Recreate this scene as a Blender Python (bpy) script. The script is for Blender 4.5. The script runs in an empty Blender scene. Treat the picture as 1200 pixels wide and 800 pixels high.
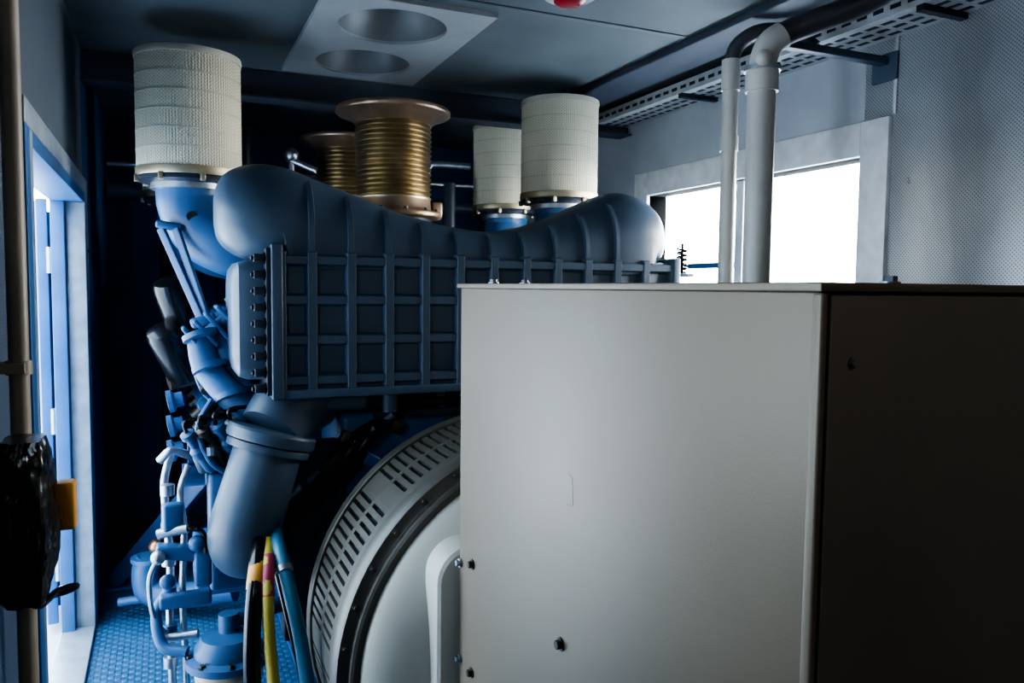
import bpy, bmesh, math, random
from mathutils import Vector, Matrix, Euler
import mathutils.noise as mn
random.seed(4)
scene = bpy.context.scene
PI = math.pi

# ------------------------------------------------------------------ materials
def M(name, col, rough=.5, metal=0.0, var=.2, vscale=5, bump=0.0, bscale=60, pat=None, pk=300, pdepth=.5, pcol=None, coat=0.0, spec=.5, emit=0):
    m = bpy.data.materials.new(name); m.use_nodes = True
    nt = m.node_tree; N = nt.nodes; L = nt.links
    b = N['Principled BSDF']
    b.inputs['Roughness'].default_value = rough
    b.inputs['Metallic'].default_value = metal
    b.inputs['Specular IOR Level'].default_value = spec
    if emit:
        b.inputs['Emission Color'].default_value = tuple(col)+(1,); b.inputs['Emission Strength'].default_value = emit
    if coat: b.inputs['Coat Weight'].default_value = coat
    tc = N.new('ShaderNodeTexCoord')
    nz = N.new('ShaderNodeTexNoise'); nz.inputs['Scale'].default_value = vscale; nz.inputs['Detail'].default_value = 6
    L.new(tc.outputs['Object'], nz.inputs['Vector'])
    mx = N.new('ShaderNodeMix'); mx.data_type = 'RGBA'
    mx.inputs[6].default_value = tuple(c*(1-var) for c in col)+(1,)
    mx.inputs[7].default_value = tuple(min(1, c*(1+var)) for c in col)+(1,)
    rp = N.new('ShaderNodeMapRange'); rp.inputs[1].default_value = .3; rp.inputs[2].default_value = .7
    L.new(nz.outputs['Fac'], rp.inputs[0]); L.new(rp.outputs[0], mx.inputs[0])
    colout = mx.outputs[2]
    rr = N.new('ShaderNodeMapRange'); rr.inputs[3].default_value = max(.03, rough-.08); rr.inputs[4].default_value = min(1, rough+.1)
    L.new(nz.outputs['Fac'], rr.inputs[0]); L.new(rr.outputs[0], b.inputs['Roughness'])
    nrm = None
    def math_(op, a, bb=None):
        n = N.new('ShaderNodeMath'); n.operation = op
        if isinstance(a, (int, float)): n.inputs[0].default_value = a
        else: L.new(a, n.inputs[0])
        if bb is not None:
            if isinstance(bb, (int, float)): n.inputs[1].default_value = bb
            else: L.new(bb, n.inputs[1])
        return n.outputs[0]
    if pat:
        sp = N.new('ShaderNodeSeparateXYZ'); L.new(tc.outputs['Object'], sp.inputs[0])
        X, Y, Z = sp.outputs
        if pat == 'yz': a, c = math_('MULTIPLY', Y, pk), math_('MULTIPLY', Z, pk)
        elif pat == 'xy': a, c = math_('MULTIPLY', X, pk), math_('MULTIPLY', Y, pk)
        elif pat == 'xz': a, c = math_('MULTIPLY', X, pk), math_('MULTIPLY', Z, pk)
        else:
            ang = math_('ARCTAN2', Y, X); a, c = math_('MULTIPLY', ang, 84), math_('MULTIPLY', Z, pk)
        f = math_('MULTIPLY', math_('SINE', a), math_('SINE', c))
        r = N.new('ShaderNodeMapRange'); r.inputs[1].default_value = .15; r.inputs[2].default_value = .5
        L.new(f, r.inputs[0])
        if pcol:
            m2 = N.new('ShaderNodeMix'); m2.data_type = 'RGBA'
            L.new(r.outputs[0], m2.inputs[0]); L.new(colout, m2.inputs[6]); m2.inputs[7].default_value = tuple(pcol)+(1,)
            colout = m2.outputs[2]
        bp = N.new('ShaderNodeBump'); bp.inputs['Strength'].default_value = abs(pdepth); bp.inputs['Distance'].default_value = .004
        bp.invert = pdepth < 0
        L.new(r.outputs[0], bp.inputs['Height']); nrm = bp
    if bump:
        n2 = N.new('ShaderNodeTexNoise'); n2.inputs['Scale'].default_value = bscale; n2.inputs['Detail'].default_value = 3
        L.new(tc.outputs['Object'], n2.inputs['Vector'])
        bp = N.new('ShaderNodeBump'); bp.inputs['Strength'].default_value = bump; bp.inputs['Distance'].default_value = .003
        L.new(n2.outputs['Fac'], bp.inputs['Height'])
        if nrm: L.new(nrm.outputs[0], bp.inputs['Normal'])
        nrm = bp
    if nrm: L.new(nrm.outputs[0], b.inputs['Normal'])
    L.new(colout, b.inputs['Base Color'])
    return m

blue   = M('engine_blue_paint', (.028,.082,.185), .36, var=.15, bump=.12, bscale=90, spec=.3)
slate  = M('cooler_slate_paint', (.036,.060,.092), .40, var=.10, bump=.12, bscale=110, spec=.35)
deepb  = M('skid_blue_paint', (.016,.065,.18), .42, spec=.3)
black  = M('black_rubber', (.004,.004,.005), .18, var=.3, spec=.3)
hosed  = M('dark_grey_conduit_hose', (.035,.038,.045), .35, var=.2, spec=.4)
dark   = M('dark_engine_metal', (.012,.018,.028), .5, spec=.2)
steel  = M('zinc_steel', (.36,.40,.44), .38, 1.0, var=.2, vscale=20)
boltm  = M('dark_bolt', (.05,.042,.035), .4, .8)
cab    = M('cabinet_beige_grey', (.190,.148,.104), .46, .2, var=.07, vscale=3, bump=.08, bscale=200)
cabd   = M('cabinet_door_grey', (.20,.175,.15), .5, .2, var=.1, vscale=3, bump=.1, bscale=200)
alu    = M('alternator_grey', (.50,.48,.43), .5, .1, var=.06, bump=.15, bscale=150)
altd   = M('alternator_vent_grey', (.075,.068,.057), .45, .2, var=.15)
brass  = M('bellows_bronze', (.40,.33,.21), .36, 1.0, var=.15, vscale=15)
rustm  = M('flange_bronze', (.30,.21,.14), .38, .8, var=.25, vscale=12)
paper  = M('filter_paper_mesh', (.58,.54,.40), .65, 0, var=.06, pat='cyl', pk=460, pdepth=.5, pcol=(.37,.35,.27))
fcap   = M('filter_cap', (.42,.40,.32), .5, .1)
goldz  = M('filter_base_zinc', (.30,.26,.17), .45, .8)
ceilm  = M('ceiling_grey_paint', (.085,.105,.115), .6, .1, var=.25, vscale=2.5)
ductm  = M('duct_dark_paint', (.03,.04,.06), .55, var=.25)
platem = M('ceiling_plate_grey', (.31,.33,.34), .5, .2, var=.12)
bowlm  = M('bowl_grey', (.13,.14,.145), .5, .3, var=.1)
wallR  = M('perforated_wall_metal', (.48,.50,.52), .30, .75, var=.1, vscale=3, pat='yz', pk=440, pdepth=-.5, pcol=(.21,.225,.24))
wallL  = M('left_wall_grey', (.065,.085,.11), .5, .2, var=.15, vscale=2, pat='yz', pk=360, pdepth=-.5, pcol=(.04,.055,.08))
wallP  = M('painted_wall_grey', (.42,.46,.51), .5, .2, var=.12, vscale=3)
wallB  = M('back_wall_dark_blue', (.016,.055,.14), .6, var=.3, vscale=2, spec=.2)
wallF  = M('front_wall_grey', (.15,.15,.15), .6, var=.1)
framem = M('galvanised_frame', (.72,.74,.76), .45, .2, var=.12, vscale=14)
traym  = M('galvanised_tray', (.46,.48,.50), .45, .3, var=.15, vscale=14)
jambm  = M('door_jamb_metal', (.26,.31,.36), .45, .3, var=.2, vscale=14)
doorm  = M('door_blue', (.03,.11,.27), .45, spec=.3)
floorm = M('floor_checker_blue', (.025,.085,.18), .35, .2, var=.2, vscale=4, pat='xy', pk=120, pdepth=.9, pcol=(.045,.14,.27))
condm  = M('conduit_grey_pvc', (.46,.45,.42), .45, .1, var=.1)
condt  = M('conduit_tan', (.28,.24,.19), .5, .1)
yellow = M('yellow_hose', (.46,.36,.05), .45)
orange = M('orange_label', (.60,.26,.03), .5)
redm   = M('red_lens', (.35,.01,.02), .3)
white  = M('white_plastic', (.5,.5,.5), .4)
cream  = M('cream_plastic', (.50,.43,.32), .45)
hoseb  = M('light_blue_hose', (.03,.14,.24), .4)
maroon = M('maroon_tape', (.28,.02,.05), .5)
copper = M('copper_pipe', (.45,.22,.12), .35, .9)
ground = M('outside_concrete', (.50,.54,.60), .8, var=.1)
plast  = M('black_plastic_bag', (.006,.006,.007), .25, bump=.5, bscale=18, spec=.3)
fillm  = M('fill_lamp_tube', (1,.90,.76), .5, emit=16, var=0)  # glow of the added ceiling fill lamp

# ------------------------------------------------------------------ builder
def catmull(pts, n=8):
    P = [Vector(p) for p in pts]
    if len(P) < 3:
        return P
    P = [P[0]*2-P[1]] + P + [P[-1]*2-P[-2]]
    out = []
    for i in range(1, len(P)-2):
        for k in range(n):
            t = k/n
            a, b, c, d = P[i-1], P[i], P[i+1], P[i+2]
            out.append(.5*((2*b)+(c-a)*t+(2*a-5*b+4*c-d)*t*t+(3*b-a-3*c+d)*t**3))
    out.append(P[-2].copy())
    return out

class B:
    def __init__(s, name, mats):
        s.name = name; s.mats = list(mats); s.bm = bmesh.new()
    def mi(s, m):
        if m is None: return 0
        if m not in s.mats: s.mats.append(m)
        return s.mats.index(m)
    def face(s, vs, m):
        try:
            f = s.bm.faces.new(vs); f.material_index = m; return f
        except ValueError: return None
    def rings(s, rings, m=None, c0=True, c1=True, closed=True):
        k = s.mi(m)
        R = [[s.bm.verts.new(p) for p in r] for r in rings]
        n = len(R[0])
        for a, b in zip(R, R[1:]):
            for i in range(n if closed else n-1):
                j = (i+1) % n
                s.face((a[i], a[j], b[j], b[i]), k)
        if c0: s.face(list(reversed(R[0])), k)
        if c1: s.face(R[-1], k)
        return s
    def box(s, x0, x1, y0, y1, z0, z1, m=None, mat=None, bev=0):
        cs = [(x0,y0),(x1,y0),(x1,y1),(x0,y1)]
        t = bmesh.new()
        lo = [t.verts.new((x,y,z0)) for x,y in cs]; hi = [t.verts.new((x,y,z1)) for x,y in cs]
        t.faces.new(lo[::-1]); t.faces.new(hi)
        for i in range(4):
            j = (i+1) % 4
            t.faces.new((lo[i], lo[j], hi[j], hi[i]))
        if bev: bmesh.ops.bevel(t, geom=list(t.edges), offset=bev, segments=3, affect='EDGES', profile=.5)
        k = s.mi(m); mp = {}
        for v in t.verts: mp[v] = s.bm.verts.new((mat @ v.co) if mat else v.co)
        for f in t.faces: s.face([mp[v] for v in f.verts], k)
        t.free(); return s
    def rbox(s, c, size, rot, m=None, bev=.01):
        mt = Matrix.Translation(c) @ Euler([math.radians(a) for a in rot]).to_matrix().to_4x4()
        x, y, z = [a/2 for a in size]
        return s.box(-x, x, -y, y, -z, z, m, mt, bev)
    def tube(s, pts, r, m=None, seg=16, smooth=8, caps=True):
        P = catmull(pts, smooth) if smooth else [Vector(p) for p in pts]
        n = len(P)
        if isinstance(r, (int, float)): R = [r]*n
        else:
            R = []
            for i in range(n):
                t = i/(n-1)*(len(r)-1); a = min(int(t), len(r)-2); f = t-a
                R.append(r[a]*(1-f)+r[a+1]*f)
        T = []
        for i in range(n):
            T.append((P[min(i+1, n-1)]-P[max(i-1, 0)]).normalized())
        up = Vector((0,0,1)) if abs(T[0].z) < .9 else Vector((0,1,0))
        u = T[0].cross(up).normalized(); rs = []
        for i in range(n):
            u = (u - T[i]*u.dot(T[i])).normalized(); v = T[i].cross(u)
            rs.append([P[i]+(u*math.cos(2*PI*k/seg)+v*math.sin(2*PI*k/seg))*R[i] for k in range(seg)])
        return s.rings(rs, m, caps, caps)
    def cyl(s, p0, p1, r, m=None, r1=None, seg=28):
        return s.tube([p0, p1], [r, r if r1 is None else r1], m, seg, 0)
    def lathe(s, prof, origin, axis=(0,0,1), m=None, seg=64, c0=True, c1=True):
        ax = Vector(axis).normalized(); o = Vector(origin)
        up = Vector((0,0,1)) if abs(ax.z) < .9 else Vector((0,1,0))
        u = ax.cross(up).normalized(); v = ax.cross(u)
        return s.rings([[o+ax*h+(u*math.cos(2*PI*k/seg)+v*math.sin(2*PI*k/seg))*r for k in range(seg)] for r, h in prof], m, c0, c1)
    def bolt(s, p, d, r=.012, m=None):
        p = Vector(p); d = Vector(d).normalized()
        s.cyl(p-d*.003, p+d*r*.35, r*1.5, m, seg=16); s.tube([p, p+d*r*1.4], r, m, 6, 0); return s
    def sphere(s, c, r, m=None, sz=1.0):
        pr = [(max(.0005, r*math.sin(PI*i/12)), -r*math.cos(PI*i/12)*sz) for i in range(13)]
        return s.lathe(pr, c, (0,0,1), m, 24)
    def done(s, ang=35, parent=None, clampz=None):
        if clampz is not None:
            for v in s.bm.verts:
                if v.co.z < clampz: v.co.z = clampz
        bmesh.ops.recalc_face_normals(s.bm, faces=list(s.bm.faces))
        for f in s.bm.faces: f.smooth = True
        me = bpy.data.meshes.new(s.name); s.bm.to_mesh(me); s.bm.free()
        for m in s.mats: me.materials.append(m)
        me.set_sharp_from_angle(angle=math.radians(ang))
        o = bpy.data.objects.new(s.name, me); scene.collection.objects.link(o)
        if parent: o.parent = parent
        return o

XL, XR, ZC, YB, YF = -.33, 2.67, 2.74, 6.0, -1.6
# ------------------------------------------------------------------ room
B('floor', [floorm]).box(XL-.12, XR+.12, YF-.12, YB+.12, -.08, 0).done()
hx0,hx1,hy0,hy1 = .61,1.21,3.03,4.13
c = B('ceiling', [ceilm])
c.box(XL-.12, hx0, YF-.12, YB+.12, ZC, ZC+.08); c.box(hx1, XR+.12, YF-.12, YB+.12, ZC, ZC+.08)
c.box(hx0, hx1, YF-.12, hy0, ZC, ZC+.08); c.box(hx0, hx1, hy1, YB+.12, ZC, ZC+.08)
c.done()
# left wall: door opening y 2.5-4.2, added unseen fill-light opening y .80-1.60
LY0, LY1, LZ0, LZ1 = .85, 1.60, 1.40, 2.00
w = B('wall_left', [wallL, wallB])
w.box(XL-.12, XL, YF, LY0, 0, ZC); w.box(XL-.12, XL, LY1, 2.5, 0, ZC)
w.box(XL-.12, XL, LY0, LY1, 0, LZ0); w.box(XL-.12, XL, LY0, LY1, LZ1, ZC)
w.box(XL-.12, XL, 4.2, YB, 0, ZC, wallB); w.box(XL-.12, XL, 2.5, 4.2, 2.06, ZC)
w.done()
w = B('wall_right', [wallR])
WY0, WY1, WZ0, WZ1 = 2.45, 4.02, 1.62, 2.20
w.box(XR, XR+.12, YF, WY0, 0, ZC); w.box(XR, XR+.12, WY1, YB, 0, ZC, wallP)
w.box(XR, XR+.12, WY0, WY1, WZ1, ZC, wallP); w.box(XR, XR+.12, WY0, WY1, 0, WZ0, wallP)
w.done()
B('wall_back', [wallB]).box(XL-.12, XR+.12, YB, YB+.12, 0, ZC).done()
B('wall_front', [wallF]).box(XL-.12, XR+.12, YF-.12, YF, 0, ZC).done()
B('exterior_ground', [ground]).box(-14, 14, -12, 20, -.4, -.3).done()
B('door_step', [ground]).box(-1.5, XL-.12, 1.6, 5.4, -.3, -.02).done()

# left door frame
d = B('trim_1', [jambm])
d.box(XL-.068, XL+.012, 4.145, 4.2, 0, 2.06, bev=.004)
d.box(XL-.125, XL-.068, 4.10, 4.2, 0, 2.06, doorm, bev=.004)
d.box(XL-.125, XL+.012, 2.5, 2.55, 0, 2.06, bev=.004)
d.box(XL-.125, XL+.012, 2.55, 4.145, 2.015, 2.06, doorm, bev=.004)
d.box(XL-.125, XL+.012, 2.55, 4.145, 0, .025, bev=.004)
d.box(XL, XL+.012, 4.2, 4.29, 0, 2.13, bev=.003)
d.box(XL, XL+.012, 2.42, 4.2, 2.06, 2.13, jambm, bev=.003)
d.box(XL, XL+.012, 2.42, 2.5, 0, 2.06, doorm, bev=.003)
for z in (.4,.9,1.4,1.8): d.bolt((XL+.012, 4.245, z), (1,0,0), .006, boltm)
d.done()
def leaf(name, hy, sgn):
    b = B(name, [doorm])
    mt = Matrix.Translation((XL-.14, hy, 0)) @ Matrix.Rotation(math.radians(9)*sgn, 4, 'Z')
    y0, y1 = (0.01, .84) if sgn > 0 else (-.84, -.01)
    if sgn < 0: mt = Matrix.Translation((XL-.14, hy, 0)) @ Matrix.Rotation(math.radians(-80), 4, 'Z')
    b.box(-.05, -.005, y0, y1, .03, 2.03, None, mt, .005)
    for a in (.12,.32,.52,.72):
        yy = y0+a if sgn > 0 else y1-a
        b.box(-.005, .012, yy-.02, yy+.02, .08, 1.98, None, mt, .004)
    b.cyl(mt@Vector((.02, (y0+y1)/2, .1)), mt@Vector((.02, (y0+y1)/2, 1.95)), .012, steel)
    for z in (.3,1.0,1.75): b.cyl(mt@Vector((0, .01*sgn, z-.06)), mt@Vector((0, .01*sgn, z+.06)), .016, steel)
    b.done()
leaf('door_1', 4.2, 1); leaf('door_2', 2.5, -1)

# right window, then the opening added for fill light
d = B('window_1', [framem])
a = .14
d.box(XR-.02, XR+.125, WY0-a, WY0, WZ0-a, WZ1+a, bev=.004)
d.box(XR-.02, XR+.125, WY1, WY1+a, WZ0-a, WZ1+a, bev=.004)
d.box(XR-.02, XR+.125, WY0, WY1, WZ1, WZ1+a, bev=.004)
d.box(XR-.02, XR+.125, WY0, WY1, WZ0-a, WZ0, bev=.004)
d.box(XR+.03, XR+.07, 3.22, 3.28, WZ0, WZ1, bev=.004)
d.box(XR+.03, XR+.06, 3.28, WY1, WZ0+.14, WZ0+.17, doorm, bev=.004)
d.done()
d = B('added_light_opening', [jambm]); a = .06  # out-of-view opening added to light the cooler and cabinet
d.box(XL-.125, XL+.012, LY0-a, LY0, LZ0-a, LZ1+a, bev=.004); d.box(XL-.125, XL+.012, LY1, LY1+a, LZ0-a, LZ1+a, bev=.004)
d.box(XL-.125, XL+.012, LY0, LY1, LZ1, LZ1+a, bev=.004); d.box(XL-.125, XL+.012, LY0, LY1, LZ0-a, LZ0, bev=.004)
d.done()
t = B('trim_2', [traym])
t.box(XR-.008, XR, 2.29, 2.305, 0, 1.47, bev=.002)
t.box(XR-.008, XR, 2.29, 2.305, 2.345, ZC, bev=.002)
t.box(XR-.008, XR, .9, .925, 0, ZC, bev=.002)
t.done()

# ceiling duct plate with two round openings
p = B('ceiling_vent_plate', [platem, bowlm])
def plate_half(x0,x1,y0,y1,cx,cy,r,z):
    A = [2*PI*i/72 for i in range(72)]
    for X,Y in ((x0,y0),(x1,y0),(x1,y1),(x0,y1)): A.append(math.atan2(Y-cy, X-cx) % (2*PI))
    A = sorted(set(round(q,6) for q in A))
    inner, outer = [], []
    for q in A:
        cx_, sy_ = math.cos(q), math.sin(q)
        tt = min(((x1-cx)/cx_ if cx_>1e-9 else (x0-cx)/cx_ if cx_<-1e-9 else 1e9), ((y1-cy)/sy_ if sy_>1e-9 else (y0-cy)/sy_ if sy_<-1e-9 else 1e9))
        inner.append((cx+r*cx_, cy+r*sy_)); outer.append((cx+tt*cx_, cy+tt*sy_))
    f = lambda L, z: [(x,y,z) for x,y in L]
    p.rings([f(outer,ZC), f(outer,z), f(inner,z), f(inner,z+.02)], None, False, False)
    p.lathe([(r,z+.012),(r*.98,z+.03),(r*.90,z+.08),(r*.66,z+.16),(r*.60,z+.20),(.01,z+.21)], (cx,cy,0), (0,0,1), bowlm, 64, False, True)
plate_half(.57,1.25,2.99,3.58,.90,3.29,.225,ZC-.02)
plate_half(.57,1.25,3.58,4.17,.91,3.87,.225,ZC-.02)
p.done()

b = B('ceiling_beam', [ductm]); b.box(XL, XR, 4.27, 4.33, 2.60, ZC, bev=.004)
b.box(XL, XR, 4.23, 4.37, 2.59, 2.60); b.done()
b = B('trim_3', [ceilm])
for y in (1.7, 2.9): b.box(XL, 2.1, y, y+.03, ZC-.006, ZC, bev=.002)
b.done()

# cable tray along right wall with perforated flange
t = B('cable_tray', [traym, dark])
TX, TZ = XR-.22, 2.645
t.box(TX, XR-.002, YF+.1, YB-.1, TZ, TZ+.005)
t.box(TX-.005, TX, YF+.1, YB-.1, TZ, TZ+.06)
y = .3
while y < YB-.2:
    t.box(TX-.0065, TX-.005, y, y+.045, TZ+.022, TZ+.038, dark)
    for x in (TX+.04, TX+.10, TX+.16): t.box(x, x+.022, y, y+.05, TZ-.0015, TZ, dark)
    y += .075
for k, (dx, r) in enumerate(((.05,.018),(.095,.014),(.14,.02),(.185,.014))):
    t.cyl((XR-dx, YF+.12, TZ+.006+r), (XR-dx, YB-.12, TZ+.006+r), r, black, seg=10)
for y in (.6, 2.0, 3.4, 4.8): t.box(TX-.01, XR-.002, y, y+.03, TZ-.022, TZ, dark)
t.done()
t = B('ceiling_duct', [ductm]); t.box(2.12, 2.36, -.8, 4.22, 2.705, 2.74, bev=.008); t.done()
t = B('support_bracket', [slate]); t.box(2.06, XR, 2.33, 2.37, 2.545, 2.575, bev=.003); t.box(XR-.012, XR, 2.29, 2.41, 2.48, 2.59, bev=.002); t.done()

# conduits on the right
t = B('conduit_pipe', [condm, hosed])
t.cyl((1.92,2.21,0),(1.92,2.21,2.38), .048); t.cyl((1.92,2.21,2.33),(1.92,2.21,2.40), .056)
t.cyl((1.92,2.21,2.40),(1.92,2.21,2.415), .062, steel)
t.tube([(1.92,2.21,2.41),(1.925,2.20,2.47),(1.98,2.18,2.525),(2.08,2.13,2.57),(2.22,2.05,2.63),(2.32,1.98,2.70)], .042, hosed, 20)
t.tube([(1.92,2.21,2.41),(1.923,2.205,2.45),(1.94,2.195,2.495),(1.975,2.18,2.522)], .047, condm, 20)
for k in range(4): t.bolt((1.92+.052*math.cos(k*PI/2+.7), 2.21+.052*math.sin(k*PI/2+.7), 2.415),(0,0,1),.007,boltm)
t.sphere((1.88,2.16,2.43), .028, condm)
t.done()
t = B('conduit_pipe', [condm, hosed])
t.cyl((2.10,2.60,0),(2.10,2.60,2.52), .031); t.cyl((2.10,2.60,2.44),(2.10,2.60,2.56), .037)
t.cyl((2.10,2.60,2.20),(2.10,2.60,2.26), .036, condm)
t.tube([(2.10,2.60,2.54),(2.11,2.58,2.61),(2.16,2.53,2.655),(2.24,2.48,2.66),(2.30,2.44,2.63),(2.34,2.40,2.585)], .03, hosed, 18)
t.done()

# left wall pipe
t = B('wall_conduit', [condt, steel])
t.tube([(XL+.045,1.98,0),(XL+.045,1.98,1.4),(XL+.045,1.98,ZC)], .02, condt, 16, 0)
for z in (.5,1.46,2.3):
    t.cyl((XL+.045,1.98,z-.015),(XL+.045,1.98,z+.015), .026, condt); t.box(XL, XL+.06, 1.94,2.02,z-.01,z+.01, condt)
t.done()

# black bag-wrapped box at left
t = B('plastic_wrapped_switch_box', [plast, orange, black])
rs = []
BY = 1.83
for i in range(40):
    f = i/39; z = 1.00+.33*f
    rad = .082*(math.sin(PI*(.10+.80*f))**.4)
    ring = []
    for k in range(72):
        q = 2*PI*k/72
        cx_, sy_ = math.cos(q), math.sin(q)
        e = (abs(cx_)**4+abs(sy_)**4)**-.25
        nn = 1+.25*mn.noise(Vector((cx_*2.2, sy_*2.2, z*10)))+.16*abs(mn.noise(Vector((cx_*5, sy_*5, z*30))))-.05
        ring.append((XL+.068+cx_*rad*e*.68*nn, BY+sy_*rad*e*1.1*nn, z))
    rs.append(ring)
t.rings(rs, plast)
t.box(XL+.115, XL+.155, BY+.03, BY+.08, 1.125, 1.225, orange, bev=.006)
t.cyl((XL, BY+.05, 1.17),(XL+.13,BY+.05,1.17), .018, black)
t.tube([(XL+.06,BY-.04,1.03),(XL+.09,BY-.02,.99),(XL+.12,BY+.03,1.0),(XL+.15,BY+.06,.995),(XL+.13,BY+.06,.985),(XL+.05,BY,.99)], .007, black, 8)
t.cyl((XL, BY-.04, 1.1),(XL+.06,BY-.04,1.1), .03, black)
t.done()

# ceiling alarm beacon
t = B('alarm_beacon', [white, redm])
t.lathe([(.10,0),(.10,-.02),(.085,-.028),(.07,-.03)], (1.40,2.66,ZC), (0,0,1), white)
t.lathe([(.06,-.028),(.06,-.04),(.045,-.05),(.01,-.053)], (1.40,2.66,ZC), (0,0,1), redm)
t.done()
t = B('added_fill_lamp', [white, fillm])  # unseen lamp added behind the camera to lift the dark cabinet face
t.box(.7,1.9,-.95,-.83,ZC-.04,ZC, white, bev=.006); t.cyl((.74,-.89,ZC-.062),(1.86,-.89,ZC-.062), .018, fillm)
for x in (.72,1.88): t.box(x-.015,x+.015,-.92,-.86,ZC-.085,ZC-.035, white, bev=.004)
t.done()

# ------------------------------------------------------------------ terminal cabinet
CX0, CX1, CY0, CY1, CZ0, CZ1 = .75, 1.62, .738, 2.04, .12, 1.652
t = B('alternator_terminal_cabinet', [cab, cabd])
t.box(CX0, CX1, CY0+.012, CY1, CZ0, CZ1-.012, bev=.003)
t.box(CX0-.008, CX1+.008, CY0-.002, CY1+.012, CZ1-.012, CZ1, cab, bev=.002)
t.box(CX0-.002, CX0+.010, CY0+.002, CY0+.02, CZ0, CZ1-.013, cab, bev=.004)
t.box(CX0+.011, CX1, CY0, CY0+.012, CZ0+.01, CZ1-.016, cabd, bev=.003)
for y in (.9, 1.423, 1.94):
    for z in (.30,.60,.90): t.bolt((CX0, y, z), (-1,0,0), .0095, boltm)
for z in (.6,.875): t.bolt((CX0-.003, 2.03, z), (-1,0,0), .0085, steel)
for z in (.5,1.0,1.55):
    t.bolt((CX0+.05, CY0, z), (0,-1,0), .005, cabd); t.bolt((CX1-.04, CY0, z), (0,-1,0), .005, cabd)
for x,y in ((.98,.84),(1.5,.84),(.80,1.93),(.90,1.95),(1.5,1.9)):
    t.cyl((x,y,CZ1),(x,y,CZ1+.004), .014, steel); t.tube([(x,y,CZ1+.003),(x,y,CZ1+.012)], .010, steel, 6, 0)
t.box(CX1-.12, CX1-.10, CY0-.03, CY0, .95, 1.08, boltm, bev=.004)
t.tube([(CX0-.0001,1.40,1.265),(CX0-.0001,1.385,1.26),(CX0-.0001,1.38,1.205),(CX0-.0001,1.405,1.20)], .0005, boltm, 6, 0)
t.done()

# ------------------------------------------------------------------ skid
t = B('generator_skid_frame', [deepb])
for x0 in (.50, 1.70):
    t.box(x0, x0+.20, .6, 5.6, 0, .018); t.box(x0, x0+.20, .6, 5.6, .10, .12); t.box(x0+.09, x0+.11, .6, 5.6, .018, .10)
for y in (.62, 2.1, 3.0, 4.3, 5.4): t.box(.70, 1.70, y, y+.12, .0, .12, bev=.004)
t.done()

# ------------------------------------------------------------------ alternator
AX, AZ = 1.19, .43
t = B('alternator', [alu, altd, dark])
O = (AX, 0, AZ); ay = (0,1,0)
t.lathe([(.70,2.38),(.70,2.84)], O, ay, dark, 96)
nb = 128
for i in range(nb):
    q = 2*PI*i/nb
    mt = Matrix.Translation((AX,0,AZ)) @ Matrix.Rotation(q, 4, 'Y')
    w_ = .0105 if i % 16 else .026
    t.box(-w_, w_, 2.44, 2.80, .698, .722, altd, mt)
for y0,y1,r in ((2.40,2.455,.728),(2.61,2.635,.7235),(2.79,2.84,.735)):
    t.lathe([(.69,y0),(r-.004,y0),(r,y0+.004),(r,y1-.004),(r-.004,y1),(.69,y1)], O, ay, altd, 96)
t.lathe([(.70,2.42),(.735,2.40),(.740,2.38),(.740,2.325),(.733,2.31),(.705,2.305),(.70,2.30),(.70,2.275),(.692,2.268),(.668,2.27)], O, ay, altd, 96)
t.lathe([(.67,2.31),(.672,2.262),(.664,2.245),(.640,2.215),(.60,2.18),(.54,2.145),(.46,2.118),(.36,2.102),(.05,2.095)], O, ay, alu, 128)
for i in range(36):
    q = 2*PI*i/36
    t.bolt((AX+.718*math.cos(q), 2.307, AZ+.718*math.sin(q)), (0,-1,0), .007, altd)
rs = []
def rrect(x0,x1,z0,z1,r,y,n=8):
    o = []
    for cx_,cz_,a0 in ((x1-r,z1-r,0),(x0+r,z1-r,90),(x0+r,z0+r,180),(x1-r,z0+r,270)):
        for k in range(n+1):
            q = math.radians(a0+90*k/n); o.append((cx_+r*math.cos(q), y, cz_+r*math.sin(q)))
    return o
t.rings([rrect(.695,1.68,.125,.905,.10,2.18), rrect(.695,1.68,.125,.905,.10,2.072), rrect(.703,1.672,.13,.897,.095,2.062)], alu)
t.done(clampz=.12)

t = B('flywheel_housing', [dark])
t.lathe([(.62,2.842),(.66,2.85),(.66,2.90),(.60,2.93),(.60,3.02)], O, ay, dark, 72)
for i in range(28):
    q = 2*PI*i/28
    t.bolt((AX+.64*math.cos(q), 2.85, AZ+.64*math.sin(q)), (0,-1,0), .011, boltm)
t.done(clampz=.12)

# ------------------------------------------------------------------ charge air cooler
t = B('charge_air_cooler', [slate, blue, boltm])
ribX = [.388,.497]+[.497+.1425*n for n in range(1,12)]
XE = ribX[-1]
ribZ = [1.735,1.592,1.447,1.300]
YC = 2.90
t.box(.392, XE, YC+.030, 3.38, 1.25, 1.75, slate, bev=.01)
def rib(x0,x1,z0,z1,dy):   # tapered cast rib: wide at root, narrow at the crest
    e = .009
    a_ = [(x0-e,YC+.034,z0-e),(x1+e,YC+.034,z0-e),(x1+e,YC+.034,z1+e),(x0-e,YC+.034,z1+e)]
    b_ = [(x0,YC+.004+dy,z0),(x1,YC+.004+dy,z0),(x1,YC+.004+dy,z1),(x0,YC+.004+dy,z1)]
    f = .003
    c_ = [(x0+f,YC+dy,z0+f),(x1-f,YC+dy,z0+f),(x1-f,YC+dy,z1-f),(x0+f,YC+dy,z1-f)]
    t.rings([a_, b_, c_], slate)
for x in ribX: rib(x-.0165, x+.0165, 1.262, 1.765, 0)
for z in ribZ: rib(.395, XE-.004, z-.016, z+.016, .0025)
t.box(.36, XE+.02, YC-.006, YC+.09, 1.235, 1.268, slate, bev=.006)
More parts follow.
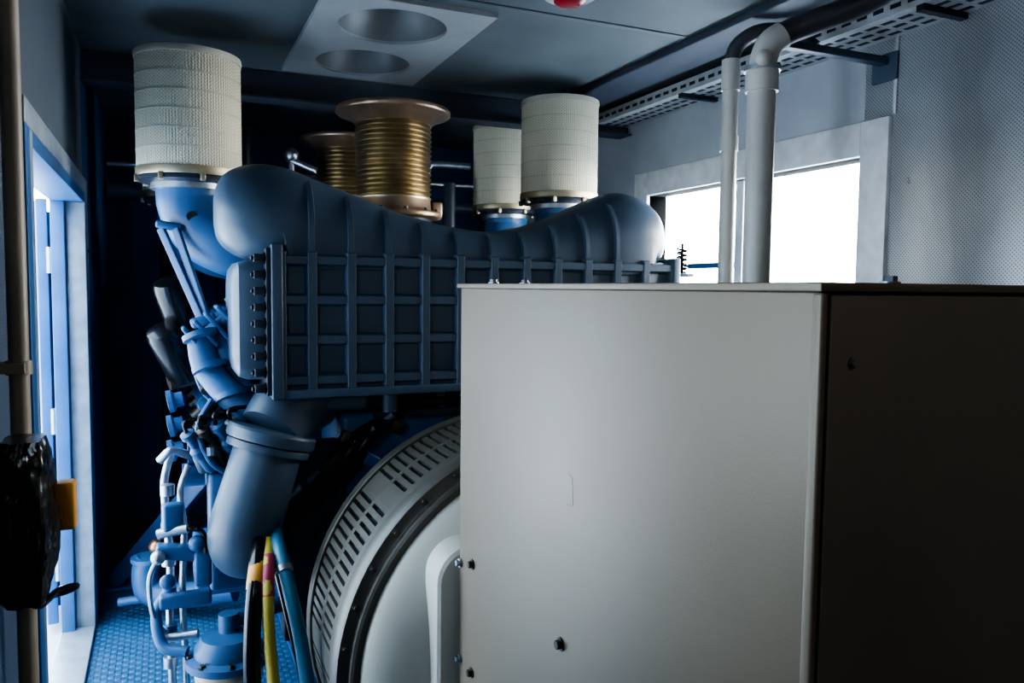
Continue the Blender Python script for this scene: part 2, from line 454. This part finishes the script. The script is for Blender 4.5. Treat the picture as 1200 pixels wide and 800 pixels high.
t.box(XE-.01, XE+.03, YC-.006, 3.38, 1.24, 1.78, slate, bev=.008)
t.box(.352, .392, YC-.012, 3.39, 1.235, 1.79, slate, bev=.006)
t.box(.335, .353, YC+.0, 3.38, 1.25, 1.775, dark, bev=.004)
for k in range(9):
    z = 1.275+k*.058
    t.bolt((.335, YC+.022, z), (-1,0,0), .014, black); t.bolt((.335, 3.35, z), (-1,0,0), .012, boltm)
    t.box(.295,.336, YC+.004, YC+.046, z-.014, z+.014, dark, bev=.004)
    t.box(.285,.31, YC+.012, YC+.036, z-.008, z+.008, black, bev=.003)
def rrx(x, y0,y1,z0,z1,r,n=8):
    o = []
    for cy_,cz_,a0 in ((y1-r,z1-r,0),(y0+r,z1-r,90),(y0+r,z0+r,180),(y1-r,z0+r,270)):
        for k in range(n+1):
            q = math.radians(a0+90*k/n); o.append((x, cy_+r*math.cos(q), cz_+r*math.sin(q)))
    return o
t.rings([rrx(.336,2.955,3.33,1.30,1.735,.05), rrx(.28,2.955,3.33,1.30,1.735,.05), rrx(.25,2.965,3.32,1.31,1.725,.05), rrx(.232,2.99,3.295,1.335,1.70,.05), rrx(.226,3.02,3.265,1.365,1.67,.05)], slate)
prof = [(.180,1.86,1.97,.05),(.190,1.82,2.01,.10),(.215,1.785,2.05,.15),(.26,1.755,2.078,.185),(.31,1.74,2.092,.205),(.37,1.73,2.095,.215),(.44,1.72,2.085,.215),(.53,1.70,2.055,.21),(.63,1.70,2.02,.21),(.75,1.70,1.973,.205),(.88,1.70,1.93,.20),(1.02,1.70,1.895,.20),(1.16,1.70,1.875,.20),(1.26,1.70,1.875,.20),(1.40,1.70,1.90,.20),(1.54,1.70,1.945,.20),(1.66,1.70,2.0,.205),(1.76,1.70,2.045,.21),(1.84,1.70,2.072,.215),(1.92,1.71,2.075,.215),(1.99,1.73,2.055,.205),(2.04,1.76,2.02,.18),(2.07,1.80,1.98,.13),(2.082,1.86,1.93,.05)]
def samp(x):
    for a_, b_ in zip(prof, prof[1:]):
        if a_[0] <= x <= b_[0]:
            f = (x-a_[0])/(b_[0]-a_[0])
            return [a_[i]*(1-f)+b_[i]*f for i in range(4)]
def sect(x, zb, zt, dd, off=0, n=10):
    yc = YC+.23; o = []
    zt += off; dd += off
    rt = min(dd, (zt-zb)*.62); rb = min(dd, (zt-zb)*.3) if (x < .42 or x > 1.98) else .01
    for cy_,cz_,r,a0 in ((yc+dd-rt,zt-rt,rt,0),(yc-dd+rt,zt-rt,rt,90),(yc-dd+rb,zb+rb,rb,180),(yc+dd-rb,zb+rb,rb,270)):
        for k in range(n+1):
            q = math.radians(a0+90*k/n); o.append((x, cy_+r*math.cos(q), cz_+r*math.sin(q)))
    return o
P = catmull([Vector((a_[0],a_[1],a_[2])) for a_ in prof], 4); D = catmull([Vector((a_[0],a_[3],0)) for a_ in prof], 4)
t.rings([sect(p_.x, p_.y, p_.z, max(.03,d_.y)) for p_, d_ in zip(P, D)], slate)
for x in ribX[1:-2]:
    s_ = samp(x); yc = YC+.23; dd = s_[3]; zt = s_[2]; zb = s_[1]; rt = min(dd, (zt-zb)*.62)
    path = [(yc-dd, 1.72), (yc-dd, zt-rt)]+[(yc-dd+rt-rt*math.cos(math.radians(a__)), zt-rt+rt*math.sin(math.radians(a__))) for a__ in (10,20,30,40,50,60)]
    offs = [.012,.012,.012,.011,.010,.008,.004,-.003]
    rr_ = []
    for (y_, z_), o_ in zip(path, offs):
        dy, dz = y_-(yc-dd+rt), z_-(zt-rt) if z_ > zt-rt else 0
        L_ = math.hypot(dy, dz); ny, nz_ = dy/L_, dz/L_
        rr_.append([(x-.016,y_-ny*.01,z_-nz_*.01),(x-.009,y_+ny*o_,z_+nz_*o_),(x+.009,y_+ny*o_,z_+nz_*o_),(x+.016,y_-ny*.01,z_-nz_*.01)])
    t.rings(rr_, slate)
# throttle spring on a small bracket at the right-hand end
t.box(2.09,2.17,YC,YC+.10,1.70,1.715,slate,bev=.003); t.cyl((2.14,YC+.05,1.71),(2.14,YC+.05,1.85),.006,black,seg=10)
t.tube([(2.14+.022*math.cos(k*.7),YC+.05+.022*math.sin(k*.7),1.72+.0022*k) for k in range(50)], .005, black, 8, 2)
t.done()

t = B('cooler_support_bracket', [slate, dark])
for x in (.80,1.0,1.45,1.7): t.box(x, x+.04, 3.0, 3.3, 1.15, 1.236, slate, bev=.004)
t.done()

t = B('charge_air_elbow_pipe', [slate])
t.tube([(.56,3.12,1.262),(.50,3.10,1.225),(.42,3.05,1.165),(.365,3.01,1.10)], [.13,.15,.135,.125], slate, 40)
t.box(.42,.72,2.97,3.3,1.17,1.236,slate,bev=.02)
t.lathe([(.12,-.028),(.158,-.026),(.162,-.018),(.162,.012),(.156,.02),(.12,.022)], (.362,3.0,1.092), (.28,.05,1), slate, 48)
t.lathe([(.12,-.06),(.15,-.058),(.152,-.04),(.148,-.032),(.12,-.03)], (.362,3.0,1.092), (.28,.05,1), slate, 48)
t.tube([(.36,3.0,1.08),(.325,2.98,.97),(.29,2.97,.86),(.262,2.98,.76),(.27,3.05,.68),(.33,3.16,.65),(.45,3.22,.65)], [.122,.124,.126,.128,.128,.12,.11], slate, 40)
t.done()

# ------------------------------------------------------------------ engine
t = B('diesel_engine', [blue, dark, black, boltm, steel, deepb])
t.box(.62,1.78,3.03,5.62,.42,1.15, blue, bev=.03)
t.box(.74,1.66,3.08,5.5,.16,.45, blue, bev=.03)
for s_ in (-1,1):
    X = lambda x: AX + (x-AX)*(-s_ if s_ == 1 else 1)
    pts = [(.62,.60),(.42,.86),(.36,1.02),(.30,1.16),(.58,1.42),(.95,1.20),(.95,.6)]
    for y0,y1 in ((3.42,5.55),):
        t.rings([[(X(x),y0,z) for x,z in pts],[(X(x),y1,z) for x,z in pts]], blue)
    sg = 1 if s_ == -1 else -1
    for i in range(5):
        y = 3.62+i*.42
        t.rbox((X(.32), y, 1.36), (.26,.35,.17), (0, -38*sg, 0), blue, .035)
        t.rbox((X(.25), y, 1.45), (.20,.26,.09), (0, -38*sg, 0), blue, .03)
        for dy in (-.12,.12): t.bolt((X(.20), y+dy, 1.50), (-.6*sg,0,.8), .012, boltm)
        t.rbox((X(.33), y, 1.17), (.20,.30,.16), (0, -38*sg, 0), blue, .02)
        for dy in (-.10,.0,.10):
            t.tube([(X(.20),y+dy,1.40),(X(.12),y+dy-.01,1.33),(X(.15),y+dy-.04,1.2),(X(.24),y+dy-.03,1.12),(X(.30),y+dy,1.05)], .010, blue if dy else black, 8)
        t.cyl((X(.18),y,.98),(X(.32),y,1.10), .055, blue); t.cyl((X(.14),y,.945),(X(.19),y,.99), .035, boltm)
        t.box(min(X(.36),X(.44)),max(X(.36),X(.44)), y-.14,y+.14,.62,.92, blue, bev=.02)
        t.lathe([(.10,0),(.10,.02),(.085,.03),(.01,.035)], (X(.36),y,.77), (-1*sg,0,0), blue, 32)
        for k in range(6): t.bolt((X(.355),y+.088*math.cos(k*PI/3),.77+.088*math.sin(k*PI/3)), (-1*sg,0,0), .008, boltm)
    t.cyl((X(.20),3.4,1.02),(X(.20),5.5,1.02), .035, blue); t.cyl((X(.15),3.35,1.22),(X(.15),5.5,1.22), .016, boltm)
    t.cyl((X(.30),3.3,.56),(X(.30),5.5,.56), .05, blue)
    for y in (3.2,4.4,5.4): t.box(min(X(.50),X(.75)),max(X(.50),X(.75)), y,y+.16,.12,.46, blue, bev=.01)
t.rbox((.30,3.38,1.42), (.24,.26,.20), (12,-42,0), blue, .04)
t.rbox((.23,3.36,1.30), (.18,.22,.22), (8,-35,6), blue, .035)
t.rbox((.20,3.33,1.46), (.14,.16,.07), (5,-40,0), blue, .02)
for k in range(5): t.rbox((.11+.04*k,3.26,1.43+.028*k), (.016,.16,.13), (0,-40,0), blue, .006)
t.tube([(.13,3.24,1.46),(.15,3.20,1.34),(.22,3.14,1.24),(.31,3.10,1.16)], [.05,.055,.055,.06], blue, 24)
t.tube([(.21,3.26,1.45),(.23,3.22,1.34),(.29,3.18,1.24),(.37,3.13,1.16)], [.05,.05,.05,.055], blue, 24)
for c_ in ((.13,3.205,1.45),(.16,3.16,1.335),(.235,3.10,1.235)):
    t.lathe([(.03,-.012),(.066,-.01),(.066,.01),(.03,.012)], c_, (.25,-.3,-.9), blue, 24)
for k in range(9):
    y = 3.10+.026*k
    t.tube([(.16+.012*k,y,1.22-.01*k),(.11+.01*k,y-.04,1.12),(.15+.012*k,y-.05,1.00),(.22+.01*k,y,.93)], .010, [blue,boltm,black,blue][k%4], 8)
    t.cyl((.15+.012*k,y-.045,1.05-.01*k),(.15+.014*k,y-.05,1.02-.01*k), .017, blue if k%2 else steel, seg=8)
t.rbox((.20,3.28,1.10), (.14,.20,.10), (0,-30,10), blue, .02)
t.rbox((.16,3.25,.98), (.12,.16,.09), (0,-20,0), slate, .02)
for k in range(5): t.cyl((.10+.03*k,3.12,1.02+.035*k),(.13+.03*k,3.24,1.05+.035*k), .02, blue if k%2 else boltm, seg=12)
for k in range(4):
    c_ = Vector((.115+.05*k, 3.08, 1.03+.012*k)); d_ = Vector((-.45,-.35,.82)).normalized()
    t.lathe([(.012,-.10),(.020,-.08),(.022,-.02),(.030,-.015),(.030,.015),(.018,.03),(.018,.07),(.026,.075),(.026,.095),(.01,.10)], c_, d_, [blue,boltm,blue,steel][k], 16)
    t.tube([c_+d_*.10, c_+d_*.15+Vector((.02,0,0)), c_+d_*.13+Vector((.08,.03,.02)), c_+Vector((.12,.1,.12))], .008, black, 8)
t.cyl((.08,3.3,1.0),(.14,3.3,1.0), .055, blue); t.cyl((.06,3.3,.90),(.14,3.3,.90), .045, blue)
for z in (.98,1.08,1.18): t.lathe([(.02,-.03),(.045,-.028),(.045,-.01),(.03,.0),(.03,.03)], (.04,3.42,z), (1,0,.2), blue, 20)
t.box(.15,.42,3.2,3.36,.45,.92, blue, bev=.02)
t.box(.10,.30,3.3,3.6,.40,.60, deepb, bev=.02)
for z in (.55,.68,.80): t.lathe([(.05,0),(.05,.012),(.03,.016)], (.22,3.2,z), (0,-1,0), deepb, 20); t.bolt((.32,3.2,z),(0,-1,0),.011,boltm)
t.box(.70,1.70,3.42,5.3,1.15,1.70, dark, bev=.03)
t.box(.45,.70,3.42,5.3,1.40,1.62, dark, bev=.03)
t.box(1.70,1.95,3.42,5.3,1.40,1.62, dark, bev=.03)
for s_, x in ((1,.42),(-1,1.96)):
    for y in (3.70,4.66):
        t.lathe([(.05,-.14),(.17,-.12),(.20,-.05),(.20,.05),(.16,.12),(.09,.15)], (x+.13*s_,y,1.78), (s_,0,0), slate, 40)
        t.lathe([(.09,.10),(.15,.12),(.17,.2),(.14,.3),(.05,.32)], (x+.13*s_,y,1.78), (s_,0,0), rustm, 40)
        t.box(min(x,x+.3*s_),max(x,x+.3*s_), y-.08,y+.08,1.55,1.68, dark, bev=.01)
for y in (3.90,5.0): t.lathe([(.22,1.68),(.22,1.80),(.19,1.84),(.19,1.985)], (1.07,y,0), (0,0,1), dark, 48)
for k in range(7):
    a_ = .36+.035*k
    t.tube([(a_,3.0,.72+.02*k),(a_+.10,2.97,.80+.03*k),(a_+.20,2.96,.98+.02*k),(a_+.40,3.0,1.12+.012*k),(a_+.8,3.04,1.16)], .013+.004*(k%2), black, 10)
for k in range(6):
    t.rbox((.46+.09*k,2.99,1.02-.11*(k%2)+.02*k), (.06,.05,.05), (0,30,0), deepb if k%2 else boltm, .008)
    t.cyl((.42+.07*k,2.98,.86+.05*k),(.46+.07*k,2.96,.90+.05*k), .014, steel if k%3==0 else slate, seg=10)
t.cyl((.80,2.97,1.16),(.80,2.97,1.24), .03, slate); t.box(.75,1.9,2.98,3.06,1.13,1.16, dark, bev=.005)
t.box(.40,.62,2.99,3.10,.30,1.05, dark, bev=.01)
t.done()

t = B('turbo_inlet_strut', [blue])
for x0,x1,y0 in ((.00,.145,3.52),(.055,.165,3.50)):
    a_, b_ = Vector((x0,y0,1.87)), Vector((x1,3.42,1.50))
    dv = b_-a_; mt = Matrix.Translation((a_+b_)/2) @ dv.to_track_quat('Z','Y').to_matrix().to_4x4()
    t.box(-.010,.010,-.016,.016,-dv.length/2,dv.length/2,blue,mt,.004)
t.rbox((.15,3.43,1.50),(.10,.08,.04),(0,-20,0),blue,.012); t.rbox((.03,3.53,1.88),(.10,.08,.03),(0,10,0),blue,.01)
t.done()
t = B('fuel_filter', [black, boltm])
for z, dx in ((1.54,.03),(1.34,.01)):
    t.lathe([(.02,-.15),(.06,-.145),(.072,-.12),(.074,.10),(.066,.13),(.04,.14)], (.03+dx,3.84,z), (-.25,-.35,.9 if z>1.5 else .6), black, 32)
t.cyl((.05,3.86,1.44),(.22,3.95,1.44), .04, boltm); t.cyl((.02,3.9,1.2),(.25,3.95,1.25), .04, boltm)
t.done()

# ------------------------------------------------------------------ air filters
def air_filter(x, y, z0, z1, elbow):
    b = B('air_filter', [paper, fcap, goldz, slate, blue])
    R = .207
    n = 320
    def ring(r, z, amp): return [((r+amp*math.sin(k/n*2*PI*110))*math.cos(2*PI*k/n), (r+amp*math.sin(k/n*2*PI*110))*math.sin(2*PI*k/n), z) for k in range(n)]
    H = z1-z0
    b.rings([ring(R,.035,.0012), ring(R,H-.03,.0012)], paper)
    for k in range(1,6):
        zz = .035+(H-.065)*k/6
        b.lathe([(R-.01,zz-.004),(R+.0022,zz-.003),(R+.0022,zz+.003),(R-.01,zz+.004)], (0,0,0), (0,0,1), fcap, 64)
    b.lathe([(R-.02,H-.032),(R+.004,H-.030),(R+.006,H-.018),(R+.004,H-.004),(R-.010,H),(R-.03,H-.002),(R-.04,H-.012),(.02,H-.014)], (0,0,0), (0,0,1), fcap, 80)
    b.lathe([(R-.02,.036),(R+.005,.034),(R+.006,.01),(R+.002,0),(.10,0)], (0,0,0), (0,0,1), goldz, 80)
    b.lathe([(R-.01,0),(R,-.004),(R,-.018),(R-.03,-.022),(.14,-.03)], (0,0,0), (0,0,1), dark, 80)
    b.lathe([(.155,-.025),(.155,-.05),(.14,-.052)], (0,0,0), (0,0,1), steel, 64)
    for k in range(8): b.rbox(((R+.002)*math.cos(k*PI/4+.2),(R+.002)*math.sin(k*PI/4+.2),-.012),(.02,.02,.03),(0,0,0),goldz,.003)
    s_ = elbow
    b.tube([(0,0,-.04),(.005*s_,-.01,-.12),(.05*s_,-.05,-.22),(.14*s_,-.08,-.28),(.24*s_,-.06,-.31)], [.138,.135,.13,.125,.12], blue, 40)
    b.lathe([(.12,-.02),(.145,-.018),(.145,.018),(.12,.02)], (.23*s_,-.06,-.31), (1,.05,0), blue, 40)
    b.cyl((.0,-.12,-.16),(.0,-.165,-.17), .022, boltm)
    o = b.done(); o.location = (x,y,z0)
    return o
air_filter(.118,3.66,2.09,2.60,1)
air_filter(1.99,3.88,2.12,2.65,-1)
air_filter(2.02,4.68,2.13,2.66,-1)
air_filter(.12,4.66,2.10,2.62,1)

# ------------------------------------------------------------------ exhaust bellows
def bellows(x, y, z0, z1, R):
    b = B('exhaust_bellows', [brass, rustm])
    H = z1-z0; pr = []
    nc = 15; h0, h1 = .10, H-.08
    for i in range(nc*8+1):
        f = i/(nc*8); pr.append((R-.010+.010*math.cos(f*nc*2*PI), h0+(h1-h0)*f))
    b.lathe([(R-.02,h0-.03)]+pr+[(R-.02,h1+.02)], (0,0,0), (0,0,1), brass, 96)
    b.lathe([(R-.02,0),(R+.045,0),(R+.05,.006),(R+.05,.024),(R+.045,.03),(R+.01,.032),(R-.004,.05),(R-.006,h0)], (0,0,0), (0,0,1), rustm, 72)
    b.lathe([(R-.01,h1),(R+.006,h1+.012),(R+.03,h1+.03),(R+.085,h1+.05),(R+.093,h1+.056),(R+.093,h1+.074),(R+.085,h1+.08),(R-.04,h1+.08),(R-.05,h1+.05)], (0,0,0), (0,0,1), rustm, 72)
    for k in range(12):
        q = 2*PI*k/12; b.bolt(((R+.03)*math.cos(q),(R+.03)*math.sin(q),.03),(0,0,1),.010,boltm)
    b.rbox((R+.03,-.02,.05),(.05,.05,.08),(0,0,0),rustm,.008)
    o = b.done(80); o.location = (x,y,z0)
bellows(1.07,3.90,1.985,2.52,.19)
bellows(1.07,5.00,1.985,2.56,.19)

# ------------------------------------------------------------------ background pipework
t = B('background_pipework', [dark, steel, slate])
t.cyl((XL+.02,5.75,2.25),(XR-.02,5.75,2.25), .05, slate); t.cyl((XL+.02,5.75,2.42),(XR-.02,5.75,2.42), .025, steel)
t.cyl((.55,5.72,0),(.55,5.72,2.72), .035, steel); t.cyl((.02,5.72,0),(.02,5.72,2.72), .03, dark)
t.cyl((1.6,5.72,0),(1.6,5.72,2.72), .04, slate); t.cyl((1.45,5.75,2.0),(1.45,5.75,2.6), .03, steel)
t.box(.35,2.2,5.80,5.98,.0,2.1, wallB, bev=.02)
t.done()
t = B('breather_pipe', [steel, dark])
t.cyl((.72,4.9,1.70),(.72,4.9,2.40), .018, steel); t.sphere((.72,4.9,2.42), .045, steel); t.cyl((.70,4.9,2.40),(.86,4.85,2.33), .02, steel)
t.cyl((1.50,4.7,1.70),(1.50,4.7,2.36), .018, steel); t.tube([(1.50,4.7,2.34),(1.52,4.7,2.39),(1.62,4.7,2.40),(1.78,4.7,2.40)], .022, steel, 12)
t.cyl((1.62,4.62,1.7),(1.62,4.62,2.28), .035, dark)
t.done()

# ------------------------------------------------------------------ left floor-level pieces
t = B('diagonal_brace', [deepb])
a_, b_ = Vector((-.25,4.72,.03)), Vector((.22,4.45,.66)); dv = b_-a_
mt = Matrix.Translation((a_+b_)/2) @ dv.to_track_quat('Z','Y').to_matrix().to_4x4()
t.box(-.05,.05,-.045,.045,-dv.length/2,dv.length/2,blue,mt,.006)
t.box(-.31,-.16,4.62,4.84,0,.02,blue,bev=.004)
t.done()
t = B('coolant_drain_pipe', [blue, copper])
t.tube([(.30,4.0,.16),(.12,4.08,.13),(-.02,4.15,.12),(-.09,4.18,.15),(-.10,4.19,.24),(-.08,4.19,.30)], .062, blue, 28)
t.lathe([(.05,0),(.085,.002),(.085,.022),(.05,.024)], (-.08,4.19,.29), (0,0,1), blue, 32)
t.sphere((-.05,4.18,.36), .035, copper)
t.cyl((-.22,4.22,.09),(-.05,4.17,.11), .022, blue)
t.done()
t = B('sensor_pipe_bundle', [steel, blue, cream, copper])
t.tube([(.02,3.26,1.00),(-.005,3.22,.90),(.0,3.18,.78),(.01,3.16,.60),(.005,3.14,.40),(.01,3.12,.16),(.01,3.12,0)], .014, steel, 12)
t.tube([(.08,3.24,.95),(.05,3.20,.86),(.06,3.16,.72),(.05,3.14,.50),(.055,3.12,.28),(.06,3.10,.0)], .012, steel, 12)
t.tube([(-.02,3.22,.98),(.02,3.2,1.02),(.06,3.24,1.0),(.12,3.3,.96)], .016, steel, 12)
for z in (.88,.74,.62,.50,.36,.24): t.cyl((.005,3.165-.06*(.9-z),z-.02),(.005,3.165-.06*(.9-z),z+.02), .025, blue if z in (.74,.5,.36) else steel, seg=12)
t.rbox((.04,3.10,.66),(.16,.07,.05),(0,10,0),blue,.01); t.rbox((.06,3.1,.48),(.18,.06,.05),(0,0,0),blue,.012)
t.sphere((-.03,3.06,.66), .026, steel); t.sphere((.10,3.05,.70), .03, blue); t.cyl((-.04,3.1,.34),(.10,3.06,.36), .016, steel)
t.sphere((.0,3.08,.56),.028,blue); t.rbox((.12,3.08,.60),(.06,.07,.13),(0,0,0),blue,.012)
t.rbox((.02,3.08,.80),(.07,.06,.10),(0,0,8),blue,.012); t.cyl((-.03,3.08,.74),(.07,3.05,.76), .018, steel)
t.tube([(.07,3.05,.76),(.12,3.04,.74),(.13,3.06,.64)], .010, black, 8)
t.tube([(-.03,3.06,.66),(-.06,3.06,.58),(-.05,3.08,.44),(-.01,3.1,.36)], .009, steel, 8)
t.done()
t = B('oil_priming_pump', [blue, cream, boltm])
t.lathe([(.14,0),(.14,.02),(.125,.04),(.125,.14),(.10,.18)], (.20,2.98,0), (0,0,1), blue, 40)
t.lathe([(.10,.18),(.115,.19),(.12,.24),(.09,.27)], (.20,2.98,0), (0,0,1), cream, 40)
t.lathe([(.10,.27),(.15,.275),(.15,.30),(.12,.31),(.12,.33),(.095,.37),(.04,.385)], (.20,2.98,0), (0,0,1), blue, 40)
for k in range(8): t.bolt((.20+.133*math.cos(k*PI/4),2.98+.133*math.sin(k*PI/4),.30),(0,0,1),.010,boltm)
t.cyl((.20,2.98,.37),(.20,2.98,.45), .035, blue); t.cyl((.20,2.98,.42),(.42,3.08,.42), .03, blue)
t.tube([(.06,3.0,.32),(-.02,3.04,.34),(-.04,3.1,.44),(.0,3.15,.50)], .02, blue, 14)
t.done()
t = B('power_cable', [black, yellow, maroon, orange])
t.tube([(.30,2.86,.74),(.275,2.74,.66),(.255,2.68,.52),(.25,2.66,.34),(.27,2.66,.15),(.28,2.68,.0)], .028, black, 16)
t.tube([(.33,2.86,.74),(.31,2.72,.66),(.305,2.66,.50),(.315,2.62,.32),(.33,2.60,.14),(.34,2.6,.0)], .02, yellow, 16)
t.tube([(.322,2.785,.705),(.311,2.725,.663),(.307,2.69,.60)], .0225, maroon, 16)
t.tube([(.29,2.80,.70),(.277,2.745,.665),(.268,2.72,.62)], .0305, orange, 16)
t.tube([(.34,2.9,.70),(.36,2.74,.60),(.39,2.66,.44),(.42,2.62,.26),(.43,2.6,.0)], .016, black, 12)
t.done()
t = B('coolant_hose', [hoseb])
t.tube([(.36,2.95,.76),(.36,2.80,.72),(.38,2.70,.60),(.41,2.64,.42),(.425,2.58,.2),(.40,2.55,.0)], .024, hoseb, 16)
t.lathe([(.024,-.012),(.029,-.01),(.029,.01),(.024,.012)], (.368,2.745,.67), (.1,-.6,-.7), steel, 24)
t.done()

# ------------------------------------------------------------------ light: hazy sky, brighter on the +X (sun) side
wd = bpy.data.worlds.new('hazy_sky'); scene.world = wd; wd.use_nodes = True
nt = wd.node_tree; N = nt.nodes; bg = N['Background']
tc = N.new('ShaderNodeTexCoord'); sp = N.new('ShaderNodeSeparateXYZ'); nt.links.new(tc.outputs['Generated'], sp.inputs[0])
mr = N.new('ShaderNodeMapRange'); mr.inputs[1].default_value = -.4; mr.inputs[2].default_value = .9; mr.inputs[3].default_value = 9; mr.inputs[4].default_value = 46
nt.links.new(sp.outputs[0], mr.inputs[0]); nt.links.new(mr.outputs[0], bg.inputs[1])
cm = N.new('ShaderNodeMix'); cm.data_type = 'RGBA'; cm.inputs[6].default_value = (.62,.82,1,1); cm.inputs[7].default_value = (.95,.98,1,1)
m2 = N.new('ShaderNodeMapRange'); m2.inputs[1].default_value = -.4; m2.inputs[2].default_value = .9
nt.links.new(sp.outputs[0], m2.inputs[0]); nt.links.new(m2.outputs[0], cm.inputs[0]); nt.links.new(cm.outputs[2], bg.inputs[0])
def portal(name, loc, ry, sz, sy):
    l = bpy.data.lights.new(name, 'AREA'); l.shape = 'RECTANGLE'; l.size = sz; l.size_y = sy
    l.cycles.is_portal = True
    o = bpy.data.objects.new(name, l); scene.collection.objects.link(o)
    o.location = loc; o.rotation_euler = (0, ry, 0)
portal('door_daylight_portal', (XL-.13, 3.35, 1.03), -PI/2, 2.06, 1.7)
portal('added_opening_portal', (XL-.13, (LY0+LY1)/2, (LZ0+LZ1)/2), -PI/2, LZ1-LZ0, LY1-LY0)  # sky light through the added left-wall opening
portal('window_daylight_portal', (XR+.13, 3.23, 1.91), PI/2, .58, 1.57)

scene.view_settings.view_transform = 'AgX'
try: scene.view_settings.look = 'AgX - Medium High Contrast'
except Exception: pass
scene.view_settings.exposure = 0.5

# ------------------------------------------------------------------ camera
cd = bpy.data.cameras.new('camera'); cd.sensor_width = 36; cd.lens = 925/1200*36; cd.clip_start = .02
co = bpy.data.objects.new('camera', cd); scene.collection.objects.link(co)
co.matrix_world = Matrix.Translation((0,0,1.64)) @ Matrix.Rotation(math.radians(-23.9),4,'Z') @ Matrix.Rotation(math.radians(90-3.83),4,'X') @ Matrix.Rotation(math.radians(.57),4,'Z')
scene.camera = co
